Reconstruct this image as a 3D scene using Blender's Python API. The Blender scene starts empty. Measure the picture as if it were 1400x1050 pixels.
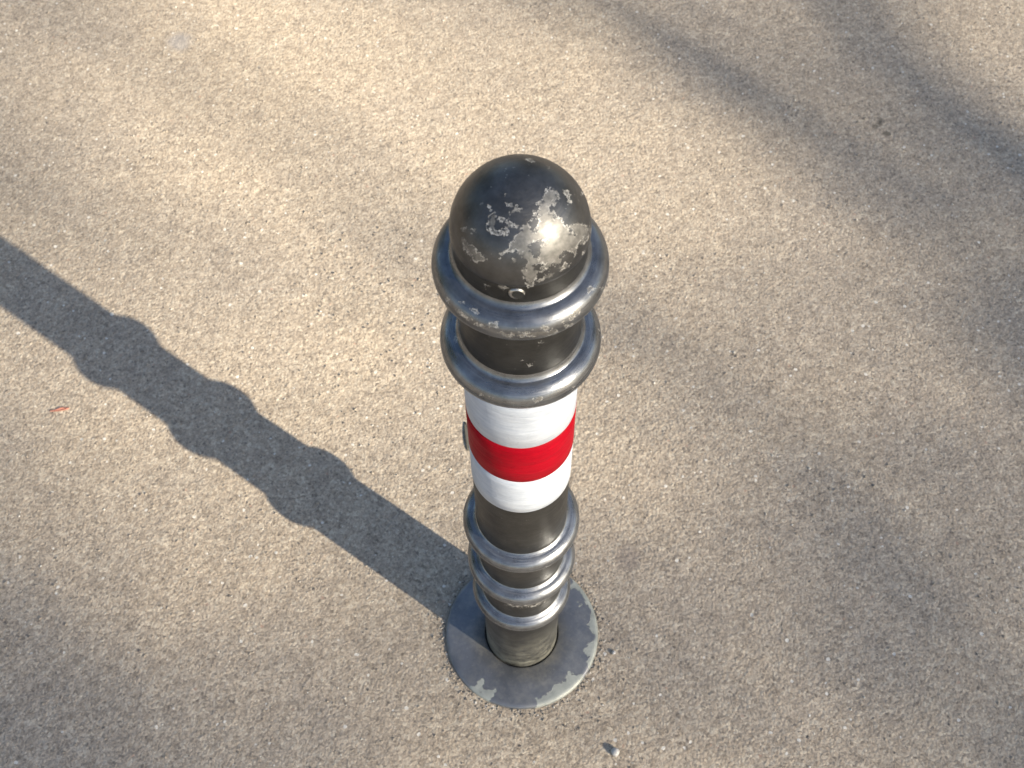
import bpy, bmesh, math, random
from mathutils import Vector, Matrix, noise
PI = math.pi
scene = bpy.context.scene
C = scene.collection

# ---------------------------------------------------------------- camera
U = 0.045                                   # radius of the post in metres
CAM = Vector((0.0, -0.46620, 1.47203))
FW = Vector((-0.00743691, 0.49270022, -0.87016733)).normalized()
RT = Vector((0.999964627, 0.000245146, -0.00840742)).normalized()
UPV = Vector((0.00392902, 0.87019907, 0.49268462)).normalized()
cd = bpy.data.cameras.new('camera'); cam = bpy.data.objects.new('camera', cd); C.objects.link(cam)
m = Matrix.Identity(4)
for i, v in enumerate((RT, UPV, -FW)):
    for j in range(3): m[j][i] = v[j]
m.translation = CAM
cam.matrix_world = m
cd.sensor_width = 36; cd.lens = 41.31; cd.clip_start = 0.05; cd.clip_end = 2000
cd.dof.use_dof = True; cd.dof.focus_distance = 1.0; cd.dof.aperture_fstop = 14
scene.camera = cam
# ---------------------------------------------------------------- light
EL = math.radians(27.3); AZ = math.radians(144.4 - 180)       # direction towards the sun, from +x
SUN = Vector((math.cos(AZ)*math.cos(EL), math.sin(AZ)*math.cos(EL), math.sin(EL)))
w = bpy.data.worlds.new('World'); scene.world = w; w.use_nodes = True
nt = w.node_tree
bg = nt.nodes['Background']; sky = nt.nodes.new('ShaderNodeTexSky')
sky.sky_type = 'NISHITA'; sky.sun_disc = False
sky.sun_elevation = EL; sky.sun_rotation = math.atan2(SUN.x, SUN.y)
sky.air_density = 1.0; sky.dust_density = 1.0; sky.ozone_density = 1.0
nt.links.new(sky.outputs[0], bg.inputs[0]); bg.inputs[1].default_value = 0.066
sl = bpy.data.lights.new('sun', 'SUN'); sl.energy = 5.0; sl.angle = math.radians(0.55); sl.color = (1.0, 0.90, 0.72)
so = bpy.data.objects.new('sun', sl); C.objects.link(so)
so.rotation_euler = SUN.to_track_quat('Z', 'Y').to_euler(); so.location = SUN*20
scene.view_settings.view_transform = 'Standard'; scene.view_settings.look = 'None'
scene.view_settings.exposure = 1.87; scene.view_settings.gamma = 1
scene.view_settings.use_curve_mapping = False
scene.cycles.max_bounces = 8

SD = Vector((-math.cos(AZ), -math.sin(AZ), 0))     # along a cast shadow on the ground
SN = Vector((-SD.y, SD.x, 0))
def ground_at(px, py):                             # a place on the ground, metres
    d = FW*1606.46 + RT*(px-700) - UPV*(py-525)
    return CAM - d*(CAM.z/d.z)

# ---------------------------------------------------------------- helpers
def obj(name, bm, mat, parent=None, smooth=True):
    me = bpy.data.meshes.new(name); bm.to_mesh(me); bm.free()
    if smooth:
        for p in me.polygons: p.use_smooth = True
    for mm in (mat if isinstance(mat, (list, tuple)) else [mat]): me.materials.append(mm)
    o = bpy.data.objects.new(name, me); C.objects.link(o)
    if parent: o.parent = parent
    return o
def tag(o, label=None, cat=None, group=None, kind=None):
    if label: o['label'] = label
    if cat: o['category'] = cat
    if group: o['group'] = group
    if kind: o['kind'] = kind
    return o
def lathe(prof, n=160, bm=None, center=(0, 0)):
    bm = bm or bmesh.new(); rings = []
    for r, z in prof:
        if r < 1e-6: rings.append([bm.verts.new((center[0], center[1], z))])
        else: rings.append([bm.verts.new((center[0]+r*math.cos(2*PI*k/n), center[1]+r*math.sin(2*PI*k/n), z)) for k in range(n)])
    for a, b in zip(rings, rings[1:]):
        for k in range(n):
            k2 = (k+1) % n
            if len(a) == 1 and len(b) == 1: continue
            if len(a) == 1: f = (a[0], b[k2], b[k])
            elif len(b) == 1: f = (a[k], a[k2], b[0])
            else: f = (a[k], a[k2], b[k2], b[k])
            bm.faces.new(f)
    return bm
class N:                                          # small node helper
    def __init__(s, name):
        s.m = bpy.data.materials.new(name); s.m.use_nodes = True; s.t = s.m.node_tree
        s.b = s.t.nodes['Principled BSDF']; s.co = s.t.nodes.new('ShaderNodeTexCoord').outputs['Object']
    def n(s, typ, ins=None, **kw):
        nd = s.t.nodes.new(typ)
        for k, v in kw.items(): setattr(nd, k, v)
        for k, v in (ins or {}).items(): s.set(nd.inputs[k], v)
        return nd
    def set(s, sock, v):
        if isinstance(v, bpy.types.NodeSocket): s.t.links.new(v, sock)
        else: sock.default_value = v
    def math(s, op, a, b=None, c=None, clamp=False):
        nd = s.n('ShaderNodeMath', operation=op, use_clamp=clamp)
        for i, v in enumerate((a, b, c)):
            if v is not None: s.set(nd.inputs[i], v)
        return nd.outputs[0]
    def noise(s, scale, detail=3, rough=.5, vec=None, dist=0):
        return s.n('ShaderNodeTexNoise', {'Vector': vec or s.co, 'Scale': scale, 'Detail': detail, 'Roughness': rough, 'Distortion': dist}).outputs[0]
    def vor(s, scale, vec=None, feature='F1', rnd=1):
        return s.n('ShaderNodeTexVoronoi', {'Vector': vec or s.co, 'Scale': scale, 'Randomness': rnd}, feature=feature)
    def ramp(s, fac, stops, interp='LINEAR'):
        nd = s.n('ShaderNodeValToRGB', {'Fac': fac}); cr = nd.color_ramp; cr.interpolation = interp
        while len(cr.elements) < len(stops): cr.elements.new(.5)
        for e, (p, col) in zip(cr.elements, stops):
            e.position = p; e.color = (*col, 1) if len(col) == 3 else col
        return nd.outputs[0]
    def mr(s, v, a, b, c=0., d=1.):
        return s.n('ShaderNodeMapRange', {'Value': v, 'From Min': a, 'From Max': b, 'To Min': c, 'To Max': d}).outputs[0]
    def mix(s, f, a, b, blend='MIX'):
        nd = s.n('ShaderNodeMix', data_type='RGBA', blend_type=blend)
        s.set(nd.inputs[0], f)
        for sk, v in ((nd.inputs[6], a), (nd.inputs[7], b)): s.set(sk, (*v, 1) if isinstance(v, tuple) and len(v) == 3 else v)
        return nd.outputs[2]
    def out(s, **kw):
        for k, v in kw.items():
            k = k.replace('_', ' ')
            s.set(s.b.inputs[k], (*v, 1) if isinstance(v, tuple) and len(v) == 3 else v)
        return s.m
    def bump(s, h, dist, strength=1, prev=None):
        nd = s.n('ShaderNodeBump', {'Height': h, 'Distance': dist, 'Strength': strength})
        if prev: s.set(nd.inputs['Normal'], prev)
        return nd.outputs[0]
    def dist_to(s, p):
        return s.n('ShaderNodeVectorMath', {0: s.co, 1: p}, operation='DISTANCE').outputs['Value']
    def scaled(s, v):
        return s.n('ShaderNodeVectorMath', {0: s.co, 1: v}, operation='MULTIPLY').outputs[0]

# ---------------------------------------------------------------- materials
def mat_ground():
    k = N('fine_grit_asphalt')
    warp = k.n('ShaderNodeVectorMath', {0: k.co, 1: k.n('ShaderNodeVectorMath', {0: k.n('ShaderNodeTexNoise', {'Vector': k.co, 'Scale': 160., 'Detail': 2.}).outputs['Color'], 'Scale': .004}, operation='SCALE').outputs[0]}, operation='ADD').outputs[0]
    v1 = k.vor(225, warp); v2 = k.vor(470, warp); v3 = k.vor(95, warp)
    g1 = k.n('ShaderNodeSeparateColor', {0: v1.outputs['Color']}).outputs
    g2 = k.n('ShaderNodeSeparateColor', {0: v2.outputs['Color']}).outputs
    g3 = k.n('ShaderNodeSeparateColor', {0: v3.outputs['Color']}).outputs
    base = k.ramp(g1[0], [(0, (.255, .210, .162)), (.35, (.318, .264, .206)), (.7, (.343, .288, .226)), (1, (.400, .343, .273))])
    fine = k.ramp(g2[1], [(0, (.72, .71, .70)), (.5, (1, 1, 1)), (1, (1.24, 1.24, 1.22))])
    col = k.mix(1., base, fine, 'MULTIPLY')
    # slow patches of a dustier and a greyer tone, millimetre grain in the mastic
    slow = k.ramp(k.noise(2.6, 3, .6), [(.3, (.93, .94, .97)), (.7, (1.07, 1.05, 1.02))])
    col = k.mix(1., col, slow, 'MULTIPLY')
    mid = k.ramp(k.noise(38, 4, .65), [(.3, (.84, .84, .85)), (.7, (1.13, 1.13, 1.12))])
    col = k.mix(1., col, mid, 'MULTIPLY')
    # black grains
    dk = k.math('MULTIPLY', k.math('LESS_THAN', v1.outputs['Distance'], .46), k.math('GREATER_THAN', g1[1], .93))
    col = k.mix(k.math('MULTIPLY', dk, .45), col, (.06, .052, .05))
    dk3 = k.math('MULTIPLY', k.math('LESS_THAN', v3.outputs['Distance'], .17), k.math('GREATER_THAN', g3[2], .90))
    col = k.mix(k.math('MULTIPLY', dk3, .6), col, (.055, .05, .05))
    # white quartz grains
    wv = k.vor(120, warp); gw = k.n('ShaderNodeSeparateColor', {0: wv.outputs['Color']}).outputs
    wsz = k.mr(gw[1], 0, 1, .12, .30)
    wh = k.math('MULTIPLY', k.math('LESS_THAN', wv.outputs['Distance'], wsz), k.math('GREATER_THAN', gw[0], .93))
    col = k.mix(k.math('MULTIPLY', wh, .85), col, (.62, .58, .52))
    rd = k.math('MULTIPLY', k.math('LESS_THAN', wv.outputs['Distance'], .25), k.math('LESS_THAN', gw[0], .012))
    col = k.mix(k.math('MULTIPLY', rd, .4), col, (.36, .2, .14))
    # stains lying on the asphalt
    wob = k.math('MULTIPLY', k.math('SUBTRACT', k.noise(45, 3, .6), .5), .02)
    def stain(col, px, py, rad, c, amt, soft=.4):
        p = ground_at(px, py); d = k.math('ADD', k.dist_to(tuple(p)), wob)
        f = k.mr(d, rad*(1-soft), rad*(1+soft), amt, 0)
        return k.mix(f, col, c)
    col = stain(col, 1204, 166, .008, (.07, .06, .045), .8, .3)
    col = stain(col, 1212, 182, .006, (.07, .06, .045), .7, .3)
    col = stain(col, 1195, 172, .005, (.07, .06, .045), .6, .3)
    col = stain(col, 858, 762, .016, (.17, .14, .125), .5, .3)
    col = stain(col, 245, 57, .020, (.27, .26, .26), .5, .4)
    col = stain(col, 640, 480, .03, (.2, .18, .16), .35, .6)
    # relief
    h1 = k.math('POWER', k.math('SUBTRACT', 1., v1.outputs['Distance'], clamp=True), 1.0)
    h = k.math('ADD', k.math('MULTIPLY', h1, g1[2]), k.math('MULTIPLY', k.noise(300, 3, .6), .9))
    h = k.math('ADD', h, k.math('MULTIPLY', k.noise(90, 3, .6), 1.2))
    h = k.math('SUBTRACT', h, k.math('MULTIPLY', dk, .5))
    nb = k.bump(h, .0016, .78)
    return k.out(Base_Color=col, Roughness=k.mr(wh, 0, 1, .86, .4), Normal=nb, Specular_IOR_Level=.35)

def paint(name, base, rlo=.33, rhi=.48, dirt=None, streak=.2, met=.85):
    """satin gunmetal paint; flaked where the mesh attribute 'wear' and the noise say so"""
    k = N(name)
    wgt = k.n('ShaderNodeAttribute', attribute_name='wear').outputs['Fac']
    big = k.noise(240, 3, .6, dist=.4); fine = k.noise(800, 2, .6)
    field = k.math('ADD', k.math('MULTIPLY', k.math('SUBTRACT', big, .5), 1.7), k.math('MULTIPLY', k.math('SUBTRACT', fine, .5), 1.3))
    val = k.math('SUBTRACT', k.math('ADD', field, wgt), k.mr(k.noise(170, 3, .6, dist=1.2), .53, .60, 0, .85))
    chip = k.mr(val, .27, .33); edge = k.math('MULTIPLY', k.math('MULTIPLY', k.mr(val, .25, .31), k.mr(val, .60, .42)), k.mr(k.noise(110, 2, .5), .36, .52))
    sx = k.n('ShaderNodeSeparateXYZ', {0: k.co}).outputs
    rad = k.math('SQRT', k.math('ADD', k.math('MULTIPLY', sx[0], sx[0]), k.math('MULTIPLY', sx[1], sx[1])))
    ang = k.math('ARCTAN2', sx[1], sx[0])
    lv = k.n('ShaderNodeCombineXYZ', {0: k.math('MULTIPLY', ang, 2.2), 1: k.math('MULTIPLY', rad, 700), 2: k.math('MULTIPLY', sx[2], 700)}).outputs[0]
    lines = k.noise(1.0, 4, .65, vec=lv)
    grime = k.ramp(k.noise(60, 5, .7), [(.35, (.72, .71, .70)), (.7, (1.25, 1.25, 1.25))])
    pc = k.mix(1., base, grime, 'MULTIPLY')
    pc = k.mix(k.math('MULTIPLY', k.mr(lines, .5, .75), streak), pc, (.42, .42, .42))
    sp = k.math('MULTIPLY', k.mr(k.noise(300, 2, .5), .72, .76), .5)
    pc = k.mix(sp, pc, (.30, .29, .27))
    cc = k.ramp(k.noise(160, 5, .7), [(.3, (.075, .073, .070)), (.7, (.20, .193, .182))])
    col = k.mix(chip, pc, cc)
    col = k.mix(k.math('MULTIPLY', edge, .85), col, (.50, .485, .46))
    if dirt:
        df = k.math('MULTIPLY', k.mr(sx[2], .02, dirt, .95, 0), k.mr(k.noise(40, 5, .75, vec=k.scaled((1, 1, 2))), .3, .6))
        col = k.mix(df, col, (.21, .20, .16))
    rough = k.math('ADD', k.mr(k.noise(35, 4, .6), .2, .8, rlo, rhi), k.math('MULTIPLY', chip, .06))
    rough = k.math('ADD', rough, k.math('MULTIPLY', k.math('SUBTRACT', lines, .5), .35))
    h = k.math('SUBTRACT', k.math('MULTIPLY', k.noise(180, 3, .6), .06), k.math('MULTIPLY', chip, 1.1))
    h = k.math('ADD', h, k.math('MULTIPLY', lines, .22)); h = k.math('ADD', h, k.math('MULTIPLY', k.noise(75, 3, .55), .55))
    nb = k.bump(h, .0004, .9)
    m_ = k.mr(chip, 0, 1, met, .6)
    if dirt: m_ = k.math('MULTIPLY', m_, k.math('SUBTRACT', 1, df))
    return k.out(Base_Color=col, Roughness=rough, Metallic=m_, Normal=nb)

def mat_flange():
    k = N('worn_flange_paint')
    sx = k.n('ShaderNodeSeparateXYZ', {0: k.co}).outputs
    rr = k.n('ShaderNodeVectorMath', {0: k.co}, operation='LENGTH').outputs['Value']
    ang = k.math('ARCTAN2', sx[1], sx[0])
    jag = k.math('ADD', k.math('MULTIPLY', k.math('SUBTRACT', k.noise(55, 2, .5), .5), .052), k.math('MULTIPLY', k.math('SUBTRACT', k.noise(190, 3, .7), .5), .012))
    R = 2.18*U
    angw = k.math('MULTIPLY', k.math('SUBTRACT', k.noise(90, 2, .6), .5), .35)
    def sector(a, half, depth):                    # flaked rim over a span of angles
        d = k.math('ABSOLUTE', k.math('SUBTRACT', k.math('ADD', ang, angw), a))
        return k.mr(d, half*.75, half, depth, -.02)
    dep = None
    for a, half, depth in ((.12, .80, .013), (-1.02, .42, .014), (-2.12, .22, .013), (-.45, .2, .006)):
        s_ = sector(a, half, depth); dep = s_ if dep is None else k.math('MAXIMUM', dep, s_)
    lim = k.math('SUBTRACT', R, dep)
    val = k.math('SUBTRACT', k.math('ADD', rr, jag), lim)
    chip = k.mr(val, 0, .0006)
    halo = k.mr(val, -.0015, .0)
    pc = k.ramp(k.noise(28, 5, .65), [(.3, (.125, .13, .142)), (.7, (.20, .205, .22))])
    spk = k.mr(k.noise(240, 2, .5), .68, .74)
    pc = k.mix(k.math('MULTIPLY', spk, .35), pc, (.36, .35, .33))
    scuff = k.math('MULTIPLY', k.mr(k.noise(40, 5, .75), .45, .7), k.mr(rr, .055, .1, .75, .3))
    pc = k.mix(scuff, pc, (.34, .32, .28))
    pc = k.mix(k.math('MULTIPLY', halo, .35), pc, (.10, .10, .11))
    cc = k.ramp(k.noise(50, 4, .6), [(.3, (.20, .21, .195)), (.7, (.36, .365, .325))])
    col = k.mix(chip, pc, cc)
    h = k.math('SUBTRACT', k.math('MULTIPLY', k.noise(140, 4, .6), .15), chip)
    nb = k.bump(h, .0006, .9)
    return k.out(Base_Color=col, Roughness=k.mr(chip, 0, 1, .42, .55), Metallic=k.mr(chip, 0, 1, .6, .25), Normal=nb)

def mat_tape(name, c1, c2, spec=.3):
    k = N(name)
    weave = k.noise(1, 4, .7, vec=k.scaled((40, 40, 620)))
    cell = k.vor(420).outputs['Distance']
    col = k.mix(k.mr(weave, .35, .65), c1, c2)
    dirt = k.math('ADD', k.mr(k.noise(30, 5, .7), .45, .8, 0, .35), k.mr(k.noise(190, 2, .5), .70, .76, 0, .35))
    col = k.mix(dirt, col, tuple(x*.55 for x in c1))
    h = k.math('ADD', k.math('MULTIPLY', weave, .5), k.math('MULTIPLY', cell, .3))
    h = k.math('ADD', h, k.math('MULTIPLY', k.noise(18, 3, .5, vec=k.scaled((1, 1, 5))), 3.5))
    return k.out(Base_Color=col, Roughness=.5, Normal=k.bump(h, .0006, .6), Specular_IOR_Level=spec)

def simple(name, c1, c2, sc=30, rough=.7, bump=0.0005, metallic=0):
    k = N(name)
    nz = k.noise(sc, 5, .65)
    return k.out(Base_Color=k.mix(k.mr(nz, .3, .7), c1, c2), Roughness=rough, Metallic=metallic, Normal=k.bump(nz, bump, .8))

M_ground = mat_ground()
DZ = 19.04                                        # height of the dome's equator, in post radii
M_cap = paint('flaked_cap_paint', (.078, .079, .082), .34, .46, streak=.03)
M_neck = paint('satin_post_paint', (.044, .0435, .042), .36, .5, dirt=.14, streak=.04, met=.8)
M_ring = [paint('flaked_sky_tint_collar', (.145, .151, .163), .27, .38, streak=.12),  # reflected sky painted into the collars' lighter, bluer base; flakes and scratches are wear
          paint('scratched_sky_tint_collar', (.160, .168, .182), .23, .36, streak=.22),
          paint('rubbed_sky_tint_collar', (.155, .162, .176), .23, .38, streak=.35)]
M_flange = mat_flange()
M_white = mat_tape('white_reflective_tape', (.34, .375, .435), (.46, .485, .53))
M_red = mat_tape('red_reflective_tape', (.21, .0008, .007), (.30, .0012, .009), .06)
M_gap = simple('dark_gap_dirt', (.02, .02, .018), (.04, .038, .034), 80, .9)
M_screw = simple("bare_screw_steel", (.32, .31, .30), (.45, .44, .42), 90, .35, .0003, .9)
M_bark = simple('grey_brown_bark', (.05, .04, .03), (.11, .09, .07), 12, .9, .01)
M_stone = simple('pale_quartz', (.33, .31, .29), (.46, .435, .41), 200, .5, .0004)
M_redc = simple('faded_red_plastic', (.33, .13, .085), (.40, .18, .13), 200, .6)
M_leaf = simple('dry_grey_leaf', (.06, .055, .043), (.09, .083, .066), 150, .8)

# ---------------------------------------------------------------- ground
bm = bmesh.new()
# fine sheet around the bollard with real unevenness, coarse apron to the horizon
S0, n = 3.0, 150
grid = {}
for i in range(n+1):
    for j in range(n+1):
        x, y = (i/n-.5)*S0, (j/n-.5)*S0+.35
        e = min(1, min(i, n-i, j, n-j)/15)
        z = e*(.0022*noise.noise(Vector((x*2.1, y*2.1, 3))) + .0011*noise.noise(Vector((x*9, y*9, 7))))
        r = math.hypot(x, y)
        if r < .25: z *= max(0, (r-.1)/.15)
        grid[i, j] = bm.verts.new((x, y, z))
for i in range(n):
    for j in range(n): bm.faces.new((grid[i, j], grid[i+1, j], grid[i+1, j+1], grid[i, j+1]))
x0, x1, y0, y1 = -S0/2, S0/2, -S0/2+.35, S0/2+.35
B = 600
outer = [bm.verts.new(p) for p in ((-B, -B, 0), (B, -B, 0), (B, B, 0), (-B, B, 0))]
corner = [grid[0, 0], grid[n, 0], grid[n, n], grid[0, n]]
sides = [[grid[i, 0] for i in range(n+1)], [grid[n, j] for j in range(n+1)], [grid[i, n] for i in range(n, -1, -1)], [grid[0, j] for j in range(n, -1, -1)]]
for q in range(4):
    bm.faces.new([outer[q], outer[(q+1) % 4]] + sides[q][::-1])
tag(obj('ground', bm, M_ground), kind='structure')

# ---------------------------------------------------------------- places where paint has flaked
# outlines of the flakes as seen on each piece (x, y pairs; origin and scale first), laid on its surface
A1 = (570, 190, 5); A2 = (570, 370, 5); A4 = (570, 680, 5)
FLAKES = {
 'cap': [(A1, p) for p in (
  [830,440, 870,390, 890,330, 925,335, 960,370, 980,410, 950,440, 935,480, 950,530, 990,550, 1010,590, 1060,575, 1110,580, 1150,590, 1185,610, 1180,660, 1150,700, 1110,740,
   1080,790, 1060,780, 1020,770, 1000,800, 975,850, 930,870, 880,890, 840,915, 810,960, 790,1005, 755,1000, 730,950, 725,900, 745,870, 760,830, 715,800, 730,770, 700,790, 680,760,
   640,770, 590,790, 565,815, 570,780, 620,755, 640,700, 680,650, 710,620, 730,590, 760,600, 755,570, 790,545, 800,510, 840,490],
  [-1, 755,570, 800,550, 840,545, 830,590, 790,640, 765,620], [-1, 770,740, 800,700, 880,690, 830,760, 840,800, 800,810, 780,780], [-1, 1035,610, 1060,620, 1068,645, 1045,640],
  [-1, 900,470, 925,440, 940,470, 920,500], [-1, 800,870, 860,840, 880,850, 830,890],
  [505,510, 530,510, 540,560, 530,610, 560,640, 580,610, 615,600, 625,640, 610,670, 590,640, 560,665, 520,650, 500,620, 480,610, 490,570],
  [555,545, 580,530, 620,565, 670,578, 687,598, 630,592, 600,568, 570,562], [630,500, 660,480, 720,475, 690,500, 640,520],
  [610,440, 640,438, 690,455, 682,475, 640,468, 615,458], [615,390, 640,400, 630,415], [580,370, 610,374, 605,383], [795,505, 840,470, 850,500, 810,530],
  [310,680, 340,700, 400,740, 410,770, 430,780, 440,800, 490,815, 440,830, 400,840, 360,800, 320,740], [-1, 402,748, 416,752, 420,782, 408,778],
  [370,620, 400,620, 395,650, 370,640], [490,460, 510,455, 510,485, 495,480], [300,615, 330,612, 335,640, 310,640],
  [1000,350, 1030,350, 1045,380, 1050,440, 1035,445, 1030,390, 1005,370], [1120,370, 1135,375, 1132,395, 1122,390],
  [650,815, 690,820, 685,850, 660,830], [975,880, 1010,850, 1050,850, 1030,880, 985,905], [870,940, 900,915, 935,920, 925,940, 890,955, 835,970, 850,955],
  [1130,770, 1145,765, 1140,785], [745,138, 800,148, 790,165, 750,155], [870,180, 900,190, 890,205], [700,690, 712,688, 712,700])],
 'post': [(A2, p) for p in ([455,100, 505,98, 505,108, 460,110], [520,88, 560,102, 622,116, 618,124, 550,110], [750,110, 800,98, 806,104, 760,118], [755,125, 790,125, 785,134, 755,134],
  [700,165, 716,168, 706,178], [738,30, 800,20, 800,62, 745,82, 722,70], [840,493, 862,494, 852,504], [708,608, 722,611, 714,619], [753,638, 787,640, 770,652])] +
  [(A4, [605,735, 700,748, 800,746, 870,710, 800,716, 740,722, 740,736, 640,728])],
 'ring0': [(A2, p) for p in ([560,425, 600,445, 700,452, 830,449, 930,442, 955,410, 945,388, 905,392, 870,378, 838,385, 860,405, 900,410, 860,421, 800,414, 740,417, 690,419, 700,429, 770,429, 700,439, 620,436, 580,418],
  [270,268, 330,308, 400,348, 450,373, 490,390, 480,402, 420,377, 350,338, 300,302], [480,370, 510,355, 545,358, 550,385, 520,390, 485,385],
  [1045,315, 1070,270, 1100,250, 1125,255, 1110,300, 1080,310, 1060,340, 1045,335], [1158,120, 1190,103, 1217,118, 1180,147, 1163,142], [1253,113, 1270,118, 1262,137],
  [300,213, 322,213, 322,237, 305,232], [365,263, 410,268, 422,292, 385,282], [1008,380, 1060,360, 1067,373, 1018,394], [188,168, 215,198, 240,230, 225,236, 195,198], [985,345, 1010,340, 1000,356])],
 'ring1': [(A2, p) for p in ([803,882, 830,853, 862,868, 852,892, 815,894], [428,836, 447,841, 435,852], [498,863, 520,874, 505,884], [1058,788, 1074,794, 1063,807], [1238,400, 1250,410, 1246,430],
  [262,435, 272,470, 268,500, 256,470])]}
def wear(o, key):
    """signed distance to the flake outlines, baked as a vertex attribute of the piece"""
    import numpy as np
    nv = len(o.data.vertices); co = np.empty(nv*3); o.data.vertices.foreach_get('co', co); co = co.reshape(-1, 3)
    no = np.empty(nv*3); o.data.vertices.foreach_get('normal', no); no = no.reshape(-1, 3)
    val = np.full(nv, -2.0)
    if key in FLAKES:
        d = co-np.array(CAM); z = d @ np.array(FW)
        px = 700+1606.46*(d @ np.array(RT))/z; py = 525-1606.46*(d @ np.array(UPV))/z
        def sd(x, y, P):
            q = np.array(P, float).reshape(-1, 2); best = np.full(len(x), 1e9); ins = np.zeros(len(x), bool)
            for a_, b_ in zip(q, np.roll(q, -1, 0)):
                e = b_-a_; t = np.clip(((x-a_[0])*e[0]+(y-a_[1])*e[1])/(e @ e), 0, 1)
                best = np.minimum(best, np.hypot(x-a_[0]-t*e[0], y-a_[1]-t*e[1]))
                c = (a_[1] > y) != (b_[1] > y)
                with np.errstate(all='ignore'): ins ^= c & (x < a_[0]+(y-a_[1])/(e[1] if e[1] else 1e-9)*e[0])
            return np.where(ins, best, -best)
        s_ = np.full(nv, -60.0)
        for (ox, oy, k_), P_ in FLAKES[key]:
            hole = P_[0] == -1; P_ = P_[1:] if hole else P_
            v = sd((px-ox)*k_, (py-oy)*k_, P_)
            s_ = np.minimum(s_, -v) if hole else np.maximum(s_, v)
        val = np.clip(.30+np.where(s_ > 0, s_/24, s_/40), -2, 2)
        val[(no*d).sum(1) > 0] = -2
    at = o.data.attributes.new('wear', 'FLOAT', 'POINT'); at.data.foreach_set('value', val.astype('f'))

# ---------------------------------------------------------------- the bollard
boll = bpy.data.objects.new('bollard', None); C.objects.link(boll); boll.empty_display_size = .1
tag(boll, 'dark grey metal bollard with chipped paint and a red and white reflective band', 'bollard')
def flangebm():
    R = 2.18*U
    prof = [(1.045*U, -.02), (1.045*U, .0052), (1.07*U, .0062), (1.6*U, .0058), (R-.006, .0050), (R-.0025, .0044), (R-.0008, .0030), (R, .0012), (R, -.01)]
    return lathe(prof, 220)
obj('base_flange', flangebm(), M_flange, boll)
bm = lathe([(1.0*U, .0022), (1.05*U, .0022)], 120)
obj('joint_gap', bm, M_gap, boll)
post = obj('post', lathe([(U, -.02)] + [(U, z*U) for z in (0.05, .5, 2, 4.6)] + [(U, (4.6+.03*i)*U) for i in range(1, 30)] + [(U, z*U) for z in (8, 11, 13, 15, 16.3)] + [(U, (16.3+.03*i)*U) for i in range(1, 89)] + [(U, 18.97*U), (.97*U, 18.99*U)], 260), M_neck, boll)
def torus_ring(zc, R, hh, fil):
    """bead of outer radius R and half height hh at height zc, with a stepped fillet above and below"""
    a = R-1.0+.02; pr = []
    pr.append((1.002, zc-hh-fil)); pr.append((1.012, zc-hh-fil*.75)); pr.append((1.04, zc-hh-fil*.25)); pr.append((1.055, zc-hh*.97))
    m_ = 44
    for i in range(m_+1):
        t = -PI/2+PI*i/m_
        c_, s_ = math.cos(t), math.sin(t)
        pr.append((R-a+a*(abs(c_)**.85)+.0, zc+hh*.98*(1 if s_ > 0 else -1)*abs(s_)**1.0))
    pr = [p for p in pr if p[0] >= 1.0]
    body = [p for p in pr[4:] if p[0] > 1.075]
    top = [(1.07, zc+hh*.97), (1.055, zc+hh*.99+fil*.1), (1.03, zc+hh+fil*.35), (1.012, zc+hh+fil*.75), (1.002, zc+hh+fil)]
    return [(r*U, z*U) for r, z in pr[:4]+body+top]
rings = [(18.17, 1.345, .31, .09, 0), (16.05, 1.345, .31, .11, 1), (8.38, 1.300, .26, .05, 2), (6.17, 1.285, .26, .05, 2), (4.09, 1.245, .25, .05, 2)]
ringobs = []
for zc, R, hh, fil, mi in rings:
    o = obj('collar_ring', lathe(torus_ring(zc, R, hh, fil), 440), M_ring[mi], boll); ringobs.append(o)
# reflective band
for z0, z1, mt, r, lb in ((13.86, 15.58, M_white, 1.016, 'white upper strip'), (12.43, 13.86, M_red, 1.021, 'red middle strip'), (10.98, 12.43, M_white, 1.016, 'white lower strip')):
    o = obj('reflective_strip', lathe([(1.001*U, z0*U), (r*U, (z0+.012)*U), (r*U, (z0*.7+z1*.3)*U), (r*U, (z0*.3+z1*.7)*U), (r*U, (z1-.012)*U), (1.001*U, z1*U)], 160), mt, boll)
    o['label'] = lb
    for v in o.data.vertices:
        a_ = math.atan2(v.co.y, v.co.x); top = 1 if v.co.z > (z0+z1)/2*U else -1
        v.co.z += (.0005*noise.noise(Vector((math.cos(a_)*1.5, math.sin(a_)*1.5, round(z1 if top > 0 else z0)*3.1))))
# cap: short skirt under a hemisphere
R = 1.03
prof = [(.98, 18.985), (1.018, 18.985), (R, 19.0), (R, DZ)]
for i in range(1, 97):
    t = PI/2*i/96
    prof.append((R*math.cos(t) if i < 96 else 0, DZ+R*math.sin(t)))
capo = obj('cap', lathe([(r*U, z*U) for r, z in prof], 320), M_cap, boll)
wear(capo, 'cap'); wear(post, 'post')
for i, o in enumerate(ringobs): wear(o, 'ring%d' % i)
# screw hole with a bright screw edge on the front
a = math.radians(-93)
ctr = Vector((math.cos(a)*U*1.0, math.sin(a)*U*1.0, 18.80*U)); nrm = Vector((math.cos(a), math.sin(a), 0))
q = nrm.to_track_quat('Z', 'Y')
M_hole_shade = simple('hole_shade_black', (.004, .004, .004), (.008, .008, .007), 80, 1.0)  # stands in for the shade inside the hole
bm = lathe([(0, .0010), (.0040, .0012), (.0047, .0012), (.0053, .0004), (.0055, -.001)], 28)
sh = obj('screw_hole', bm, [M_screw, M_hole_shade], capo)
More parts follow.
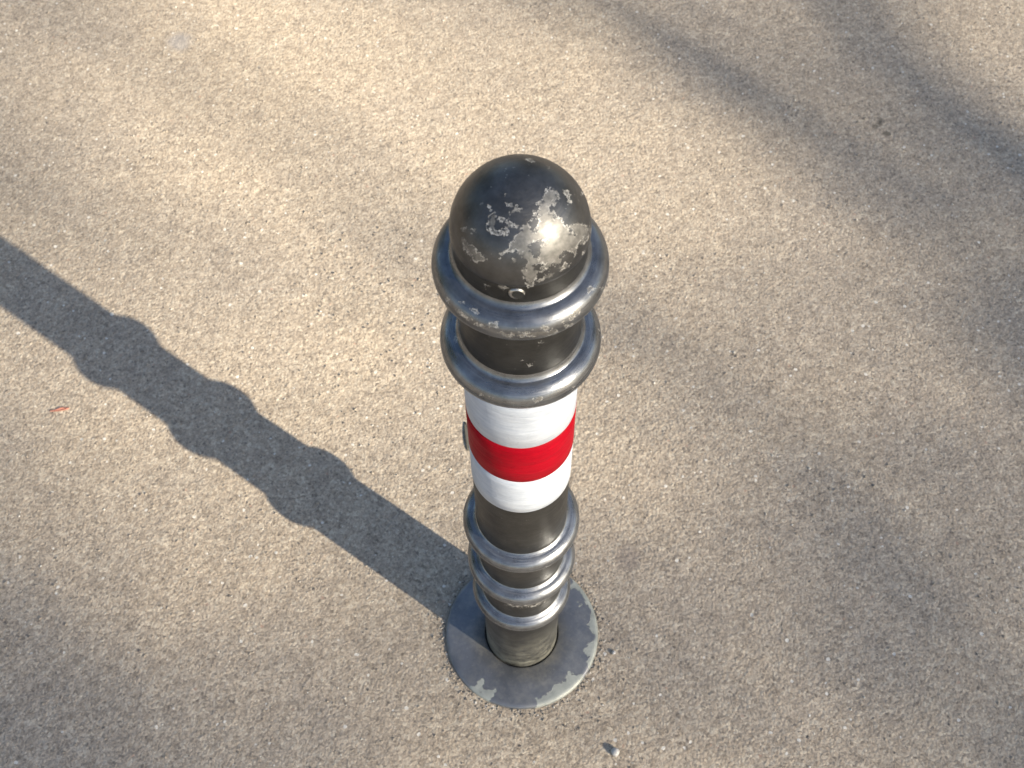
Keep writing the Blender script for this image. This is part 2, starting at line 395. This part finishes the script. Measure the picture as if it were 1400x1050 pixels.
# black disc on the surface, painting the shade inside the hole, towards the right
side = q.inverted() @ Vector((1, 0, .15)); side.z = 0; side.normalize()
b3 = bmesh.new(); b3.from_mesh(sh.data)
c0 = side*.0011
ringv = [b3.verts.new((c0.x+.0041*math.cos(2*PI*k_/24), c0.y+.0041*math.sin(2*PI*k_/24), .0016)) for k_ in range(24)]
f3 = b3.faces.new(ringv); f3.material_index = 1
b3.to_mesh(sh.data); b3.free()
sh.rotation_mode = 'QUATERNION'; sh.rotation_quaternion = q; sh.location = ctr

# ---------------------------------------------------------------- loose bits on the ground
def pebble(name, px, py, r, squash, label, mat=M_stone, seed=0, lift=.6):
    bm = bmesh.new(); bmesh.ops.create_icosphere(bm, subdivisions=3, radius=r)
    for v in bm.verts:
        v.co *= 1+.18*noise.noise(v.co*(1.6/r)*.6+Vector((seed*7, 3, 1)))
        v.co.z *= squash
    o = obj(name, bm, mat); p = ground_at(px, py); o.location = (p.x, p.y, r*squash*lift+.001)
    return tag(o, label, 'pebble')
pebble('pebble', 841, 1029, .0052, .9, 'pale pinkish pebble lying on the asphalt below the base of the bollard', seed=1)
pebble('pebble', 839, 893, .0026, .9, 'tiny white pebble lying on the asphalt just right of the round base flange', seed=2)
# red sliver
bm = bmesh.new(); pts = [(-.014, -.001), (-.004, -.0022), (.010, -.0008), (.013, .0012), (.002, .0022), (-.008, .001)]
lo = [bm.verts.new((x, y, .001)) for x, y in pts]; up = [bm.verts.new((x, y, .0028+.0018*math.sin(x*260))) for x, y in pts]
bm.faces.new(up); bm.faces.new(lo[::-1])
for i in range(6): bm.faces.new((lo[i], lo[(i+1) % 6], up[(i+1) % 6], up[i]))
o = obj('plastic_sliver', bm, M_redc, smooth=False); p = ground_at(83, 561); o.location = (p.x, p.y, .0005); o.rotation_euler.z = .12
tag(o, 'thin red sliver of plastic lying on the sunlit asphalt left of the shadow', 'litter')
# half-hidden dry leaf behind the band
bm = bmesh.new(); rows = []
for i in range(9):
    t = i/8; wd = .0055*math.sin(PI*min(1, t*1.02+.02))**.7+.0006
    rows.append([bm.verts.new(((s_)*wd+.003*math.sin(t*3), (t-.5)*.046, .0002+.0006*abs(s_)+.0006*math.sin(t*PI))) for s_ in (-1, -.5, 0, .5, 1)])
for r0, r1 in zip(rows, rows[1:]):
    for a0 in range(4): bm.faces.new((r0[a0], r0[a0+1], r1[a0+1], r1[a0]))
o = obj('dry_leaf', bm, M_leaf); md = o.modifiers.new('thick', 'SOLIDIFY'); md.thickness = .0006
p = ground_at(636, 597); o.location = (p.x+.002, p.y, .0012); o.rotation_euler.z = .15
tag(o, 'small dry grey leaf on the asphalt peeping out behind the reflective band', 'leaf')

# loose grit: sharp little grains strewn over the asphalt, more than anyone could count
rnd = random.Random(5)
M_grit = simple('light_grit', (.36, .32, .27), (.56, .52, .46), 900, .5, .0002)
M_gritd = simple('dark_grit', (.05, .045, .04), (.13, .11, .10), 900, .6, .0002)
M_gritb = simple('sand_grit', (.22, .18, .14), (.34, .29, .23), 900, .8, .0002)
bm = bmesh.new()
V8 = [Vector(v) for v in ((1, 0, 0), (-1, 0, 0), (0, 1, 0), (0, -1, 0), (0, 0, 1), (0, 0, -.4))]
F8 = ((0, 2, 4), (2, 1, 4), (1, 3, 4), (3, 0, 4), (2, 0, 5), (1, 2, 5), (3, 1, 5), (0, 3, 5))
for i in range(11000):
    x, y = rnd.uniform(-1.35, 1.35), rnd.uniform(-.45, 1.6)
    if i < 500:                                     # swept up against the flange
        a_ = rnd.uniform(0, 6.28); d_ = 2.2*U+abs(rnd.gauss(0, .006)); x, y = d_*math.cos(a_), d_*math.sin(a_)
    if math.hypot(x, y) < 2.19*U: continue
    r = rnd.choice((.0009, .0011, .0014, .0018)) * rnd.uniform(.8, 1.25)
    mi = rnd.choices((0, 1, 2), (.16, .14, .70))[0]
    if mi == 2: r *= 1.15
    rot = rnd.uniform(0, 6.28); c_, s_ = math.cos(rot), math.sin(rot)
    vs = []
    for v in V8:
        j = Vector((v.x*rnd.uniform(.7, 1.3), v.y*rnd.uniform(.6, 1.2), v.z*rnd.uniform(.5, .95)))
        vs.append(bm.verts.new((x+r*(j.x*c_-j.y*s_), y+r*(j.x*s_+j.y*c_), r*j.z+.0004)))
    for f in F8: bm.faces.new([vs[k_] for k_ in f]).material_index = mi
tag(obj('grit', bm, [M_grit, M_gritd, M_gritb], smooth=False), 'fine pale and dark grit strewn all over the asphalt', 'grit', kind='stuff')

# ---------------------------------------------------------------- bare tree between the sun and the bollard
def limb(bm, pts, r0, r1, n=7):
    prev = None
    for i, p in enumerate(pts):
        t = i/(len(pts)-1); r = r0+(r1-r0)*t
        d = (pts[min(i+1, len(pts)-1)]-pts[max(i-1, 0)]).normalized()
        q_ = d.to_track_quat('Z', 'Y')
        ring = [bm.verts.new(p+q_ @ Vector((r*math.cos(2*PI*k_/n), r*math.sin(2*PI*k_/n), 0))) for k_ in range(n)]
        if prev:
            for k_ in range(n): bm.faces.new((prev[k_], prev[(k_+1) % n], ring[(k_+1) % n], ring[k_]))
        prev = ring
def smooth_pts(pts, sub=5, jit=0, rnd=rnd):
    out = []
    for i in range(len(pts)-1):
        p0, p1, p2, p3 = pts[max(i-1, 0)], pts[i], pts[i+1], pts[min(i+2, len(pts)-1)]
        for s_ in range(sub):
            t = s_/sub
            out.append(.5*((2*p1)+(p2-p0)*t+(2*p0-5*p1+4*p2-p3)*t*t+(3*p1-p0-3*p2+p3)*t**3) + Vector((rnd.uniform(-jit, jit), rnd.uniform(-jit, jit), rnd.uniform(-jit, jit))))
    return out+[pts[-1]]
TL = 15.5                                          # horizontal distance of the tree
def tree_pt(u, v, L):                               # the point of the tree that shades ground (u, v)
    return SD*u+SN*v + SUN*((L+u)/math.cos(EL))
tree = bpy.data.objects.new('bare_tree', None); C.objects.link(tree)
base = -SD*TL + SN*(-2.6); tree.location = base
tag(tree, 'tall leafless tree whose thin branches cast the soft dappled shade on the asphalt', 'tree')
trunk_pts = smooth_pts([Vector((0, 0, -.1)), Vector((.05, .02, 2.)), Vector((-.05, .1, 4.2)), Vector((.1, .05, 6.5)), Vector((.05, -.1, 9.)), Vector((-.1, 0, 12.))], 6)
bm = bmesh.new(); limb(bm, trunk_pts, .22, .03, 12); obj('trunk', bm, M_bark, tree)
bm = bmesh.new()
streaks = [  # ground track of each branch's shade, thickness, distance
    ([(1090, -60), (1180, 50), (1260, 130), (1420, 215), (1560, 300)], .066, 15.6),
    ([(1240, 290), (1330, 380), (1430, 455), (1600, 560)], .030, 15.2),
    ([(560, -60), (740, -20), (880, 40), (980, 110), (1010, 150)], .017, 22.0),
    ([(1220, 250), (1300, 350), (1400, 430), (1560, 520)], .034, 20.0),
    ([(920, 540), (1040, 660), (1120, 760), (1190, 850), (1300, 960), (1480, 1080)], .030, 18.4),
    ([(-120, 560), (-10, 690), (50, 800), (90, 900), (60, 1100)], .026, 18.0),
    ([(-80, 150), (0, 230), (100, 300), (200, 340)], .010, 15.5),
]
for pts, r, L in streaks:
    P3 = []
    for i, (px, py) in enumerate(pts):
        g = ground_at(px, py); P3.append(tree_pt(g.dot(SD), g.dot(SN), L+.25*math.sin(i*1.7+L*9))-base)
    a0, a1 = P3[0], P3[-1]
    ends = sorted((a0, a1), key=lambda q_: q_.z)
    # lower end runs down and back to the trunk, upper end tapers away
    low, high = ends
    tz = max(2.5, low.z-1.6); tp = min(trunk_pts, key=lambda q_: abs(q_.z-tz))
    seq = P3 if P3[0] is low else P3[::-1]
    dirn = (seq[-1]-seq[-2]).normalized()
    path = [tp, tp.lerp(low, .55)+Vector((0, 0, -.25))]+seq+[seq[-1]+dirn*.5+Vector((0, 0, .3)), seq[-1]+dirn*.9+Vector((.1, 0, .9))]
    limb(bm, smooth_pts(path, 5), r*1.15, r*.75, 6)
rt = random.Random(11)
# the rest of the crown, kept clear of the lit patch
def free(p):
    s_ = (p+base); t = s_.z/SUN.z; g = s_-SUN*t
    return not (abs(g.dot(SN)+.3) < 1.6 and -1.1 < g.dot(SD) < 2.0)
def grow(p, d, ln, r, lev):
    q_ = p+d*ln*.5+Vector((rt.uniform(-.1, .1), rt.uniform(-.1, .1), rt.uniform(0, .1)))*ln
    e = p+d*ln
    if not all(free(x) for x in (p, q_, e)): return
    limb(bm, smooth_pts([p, q_, e], 3), r, r*.6, 5)
    if lev:
        for _ in range(4):
            s_ = rt.uniform(.4, 1); nd = (d+Vector((rt.uniform(-.8, .8), rt.uniform(-.8, .8), rt.uniform(-.3, .7)))).normalized()
            grow(p.lerp(e, s_), nd, ln*rt.uniform(.45, .7), r*.55, lev-1)
for z in range(22):
    tp = trunk_pts[8+z % (len(trunk_pts)-9)]; a_ = z*2.4
    grow(tp, Vector((math.cos(a_), math.sin(a_), .7)).normalized(), 2.8-.12*tp.z, .05, 3)
obj('crown', bm, M_bark, tree)

# unseen twiggy tree added farther off to dim the near and right side
far = bpy.data.objects.new('added_twiggy_tree', None); C.objects.link(far)
FL = 27.0
fbase = -SD*FL + SN*3.4; far.location = fbase
tag(far, 'twiggier leafless tree added out of view behind the bare tree, its fine twigs veiling the sun', 'tree')
ft = smooth_pts([Vector((0, 0, -.1)), Vector((.1, .1, 4)), Vector((-.1, 0, 8)), Vector((.1, .1, 12)), Vector((0, 0, 17.5))], 6)
bm = bmesh.new(); limb(bm, ft, .32, .04, 12); obj('trunk', bm, M_bark, far)
VEIL = [[180, 245, 232, 186, 192, 170, 205],  # wanted brightness over the ground, setting how thick the added twigs lie
        [160, 222, 246, 246, 212, 176, 158],
        [205, 245, 226, 196, 174, 168, 156],
        [145, 184, 182, 168, 162, 150, 166],
        [130, 164, 156, 172, 176, 158, 122]]
def lit(px, py):
    gx = max(0, min(5.999, px/1400*6)); gy = max(0, min(3.999, py/1050*4)); i, j = int(gx), int(gy); fx, fy = gx-i, gy-j
    a = VEIL[j][i]*(1-fx)+VEIL[j][i+1]*fx; b = VEIL[j+1][i]*(1-fx)+VEIL[j+1][i+1]*fx; t = a*(1-fy)+b*fy
    return max(.1, min(1, ((t/255)**2.2-.13)/.73))
bm = bmesh.new(); nodes = []
rv = random.Random(21); TW = .0065
for i in range(4200):
    u, v = rv.uniform(-1.0, 1.9), rv.uniform(-1.7, .9)
    g = SD*u+SN*v; q_ = g-CAM; z_ = q_.dot(FW); px = 700+1606.46*q_.dot(RT)/z_; py = 525-1606.46*q_.dot(UPV)/z_
    # expected number of twigs over the box for the wanted cover
    area = 2.9*math.sin(EL)*2.6; ln = rv.uniform(.08, .2)
    if rv.random()*4200*(ln*2*TW*2)/area > max(0, -1.62*math.log(lit(px, py))-.14): continue
    c0 = tree_pt(u, v, rv.uniform(FL-1.2, FL+1.2))-fbase
    ax = Vector((rv.uniform(-.6, .6), rv.uniform(-.6, .6), rv.uniform(.3, 1))).normalized()
    limb(bm, [c0-ax*ln, c0+Vector((rv.uniform(-.02, .02), rv.uniform(-.02, .02), 0)), c0+ax*ln], TW*1.1, TW*.9, 3)
bm2 = bm
def grow2(p, d, ln, r, lev):
    e = p+d*ln
    s_ = e+fbase; g = s_-SUN*(s_.z/SUN.z)
    if abs(g.dot(SN)+.3) < 1.5 and -1.1 < g.dot(SD) < 2.2: return
    limb(bm2, smooth_pts([p, p.lerp(e, .5)+Vector((rv.uniform(-.1, .1), rv.uniform(-.1, .1), .08))*ln, e], 3), r, r*.6, 5)
    if lev:
        for _ in range(4):
            nd = (d+Vector((rv.uniform(-.8, .8), rv.uniform(-.8, .8), rv.uniform(-.3, .7)))).normalized()
            grow2(p.lerp(e, rv.uniform(.4, 1)), nd, ln*rv.uniform(.45, .7), r*.55, lev-1)
for z in range(20):
    tp = ft[8+z % (len(ft)-9)]; a_ = z*2.4
    grow2(tp, Vector((math.cos(a_), math.sin(a_), .6)).normalized(), 3.4-.13*tp.z, .07, 3)
# boughs that carry the twig veil
for k_ in range(7):
    u = -1.6+.6*k_; tgt = [tree_pt(u, v, FL+rv.uniform(-.4, .4))-fbase for v in (1.2, .3, -.6, -1.6)]
    tp = min(ft, key=lambda q_: abs(q_.z-(tgt[0].z-1.5)))
    limb(bm, smooth_pts([tp, tp.lerp(tgt[0], .6)]+tgt, 5), .012, .004, 5)
obj('crown', bm, M_bark, far)

# evergreens added out of view for the dark paint to mirror
M_needle = simple('evergreen_foliage', (.02, .032, .018), (.05, .07, .035), 3, .8, .01)
def evergreen(x, y, h, rad, seed, label):
    t = bpy.data.objects.new('added_evergreen', None); C.objects.link(t); t.location = (x, y, 0)
    tag(t, label, 'tree', 'evergreens added for reflections')
    b1 = bmesh.new(); limb(b1, [Vector((0, 0, -.1)), Vector((.05, 0, h*.4)), Vector((0, .05, h*.95))], .2, .03, 10); obj('trunk', b1, M_bark, t)
    b2 = bmesh.new(); r_ = random.Random(seed)
    for i in range(3500):
        z = r_.random()**1.2; rr = rad*(1-z)**.7*(.35+.65*r_.random()**.5)*(1+.3*math.sin(i*.37)); a_ = r_.uniform(0, 6.28)
        c0 = Vector((rr*math.cos(a_), rr*math.sin(a_), h*(.1+.9*z)))
        q_ = Vector((r_.uniform(-1, 1), r_.uniform(-1, 1), r_.uniform(-1, 1))).normalized().to_track_quat('Z', 'Y'); sz = r_.uniform(.08, .2)
        b2.faces.new([b2.verts.new(c0+q_ @ Vector(v)*sz) for v in ((-1, -.5, 0), (.2, -.7, .2), (1, .3, 0), (-.3, .8, .1))])
    obj('crown', b2, M_needle, t)
evergreen(-7.5, 1.5, 8.5, 2.2, 1, 'tall dark evergreen added west of the bollard, outside the picture')
evergreen(-5.5, 6.5, 7, 2.0, 2, 'shorter dark evergreen added north west of the bollard, outside the picture')
evergreen(1.5, 11, 9, 2.6, 3, 'broad dark evergreen added north of the bollard, outside the picture')
evergreen(9.5, 5.5, 8, 2.4, 4, 'dark evergreen added north east of the bollard, outside the picture')
#evergreen(-3.5, -8, 8, 2.2, 5, 'dark evergreen added behind the photographer, outside the picture')
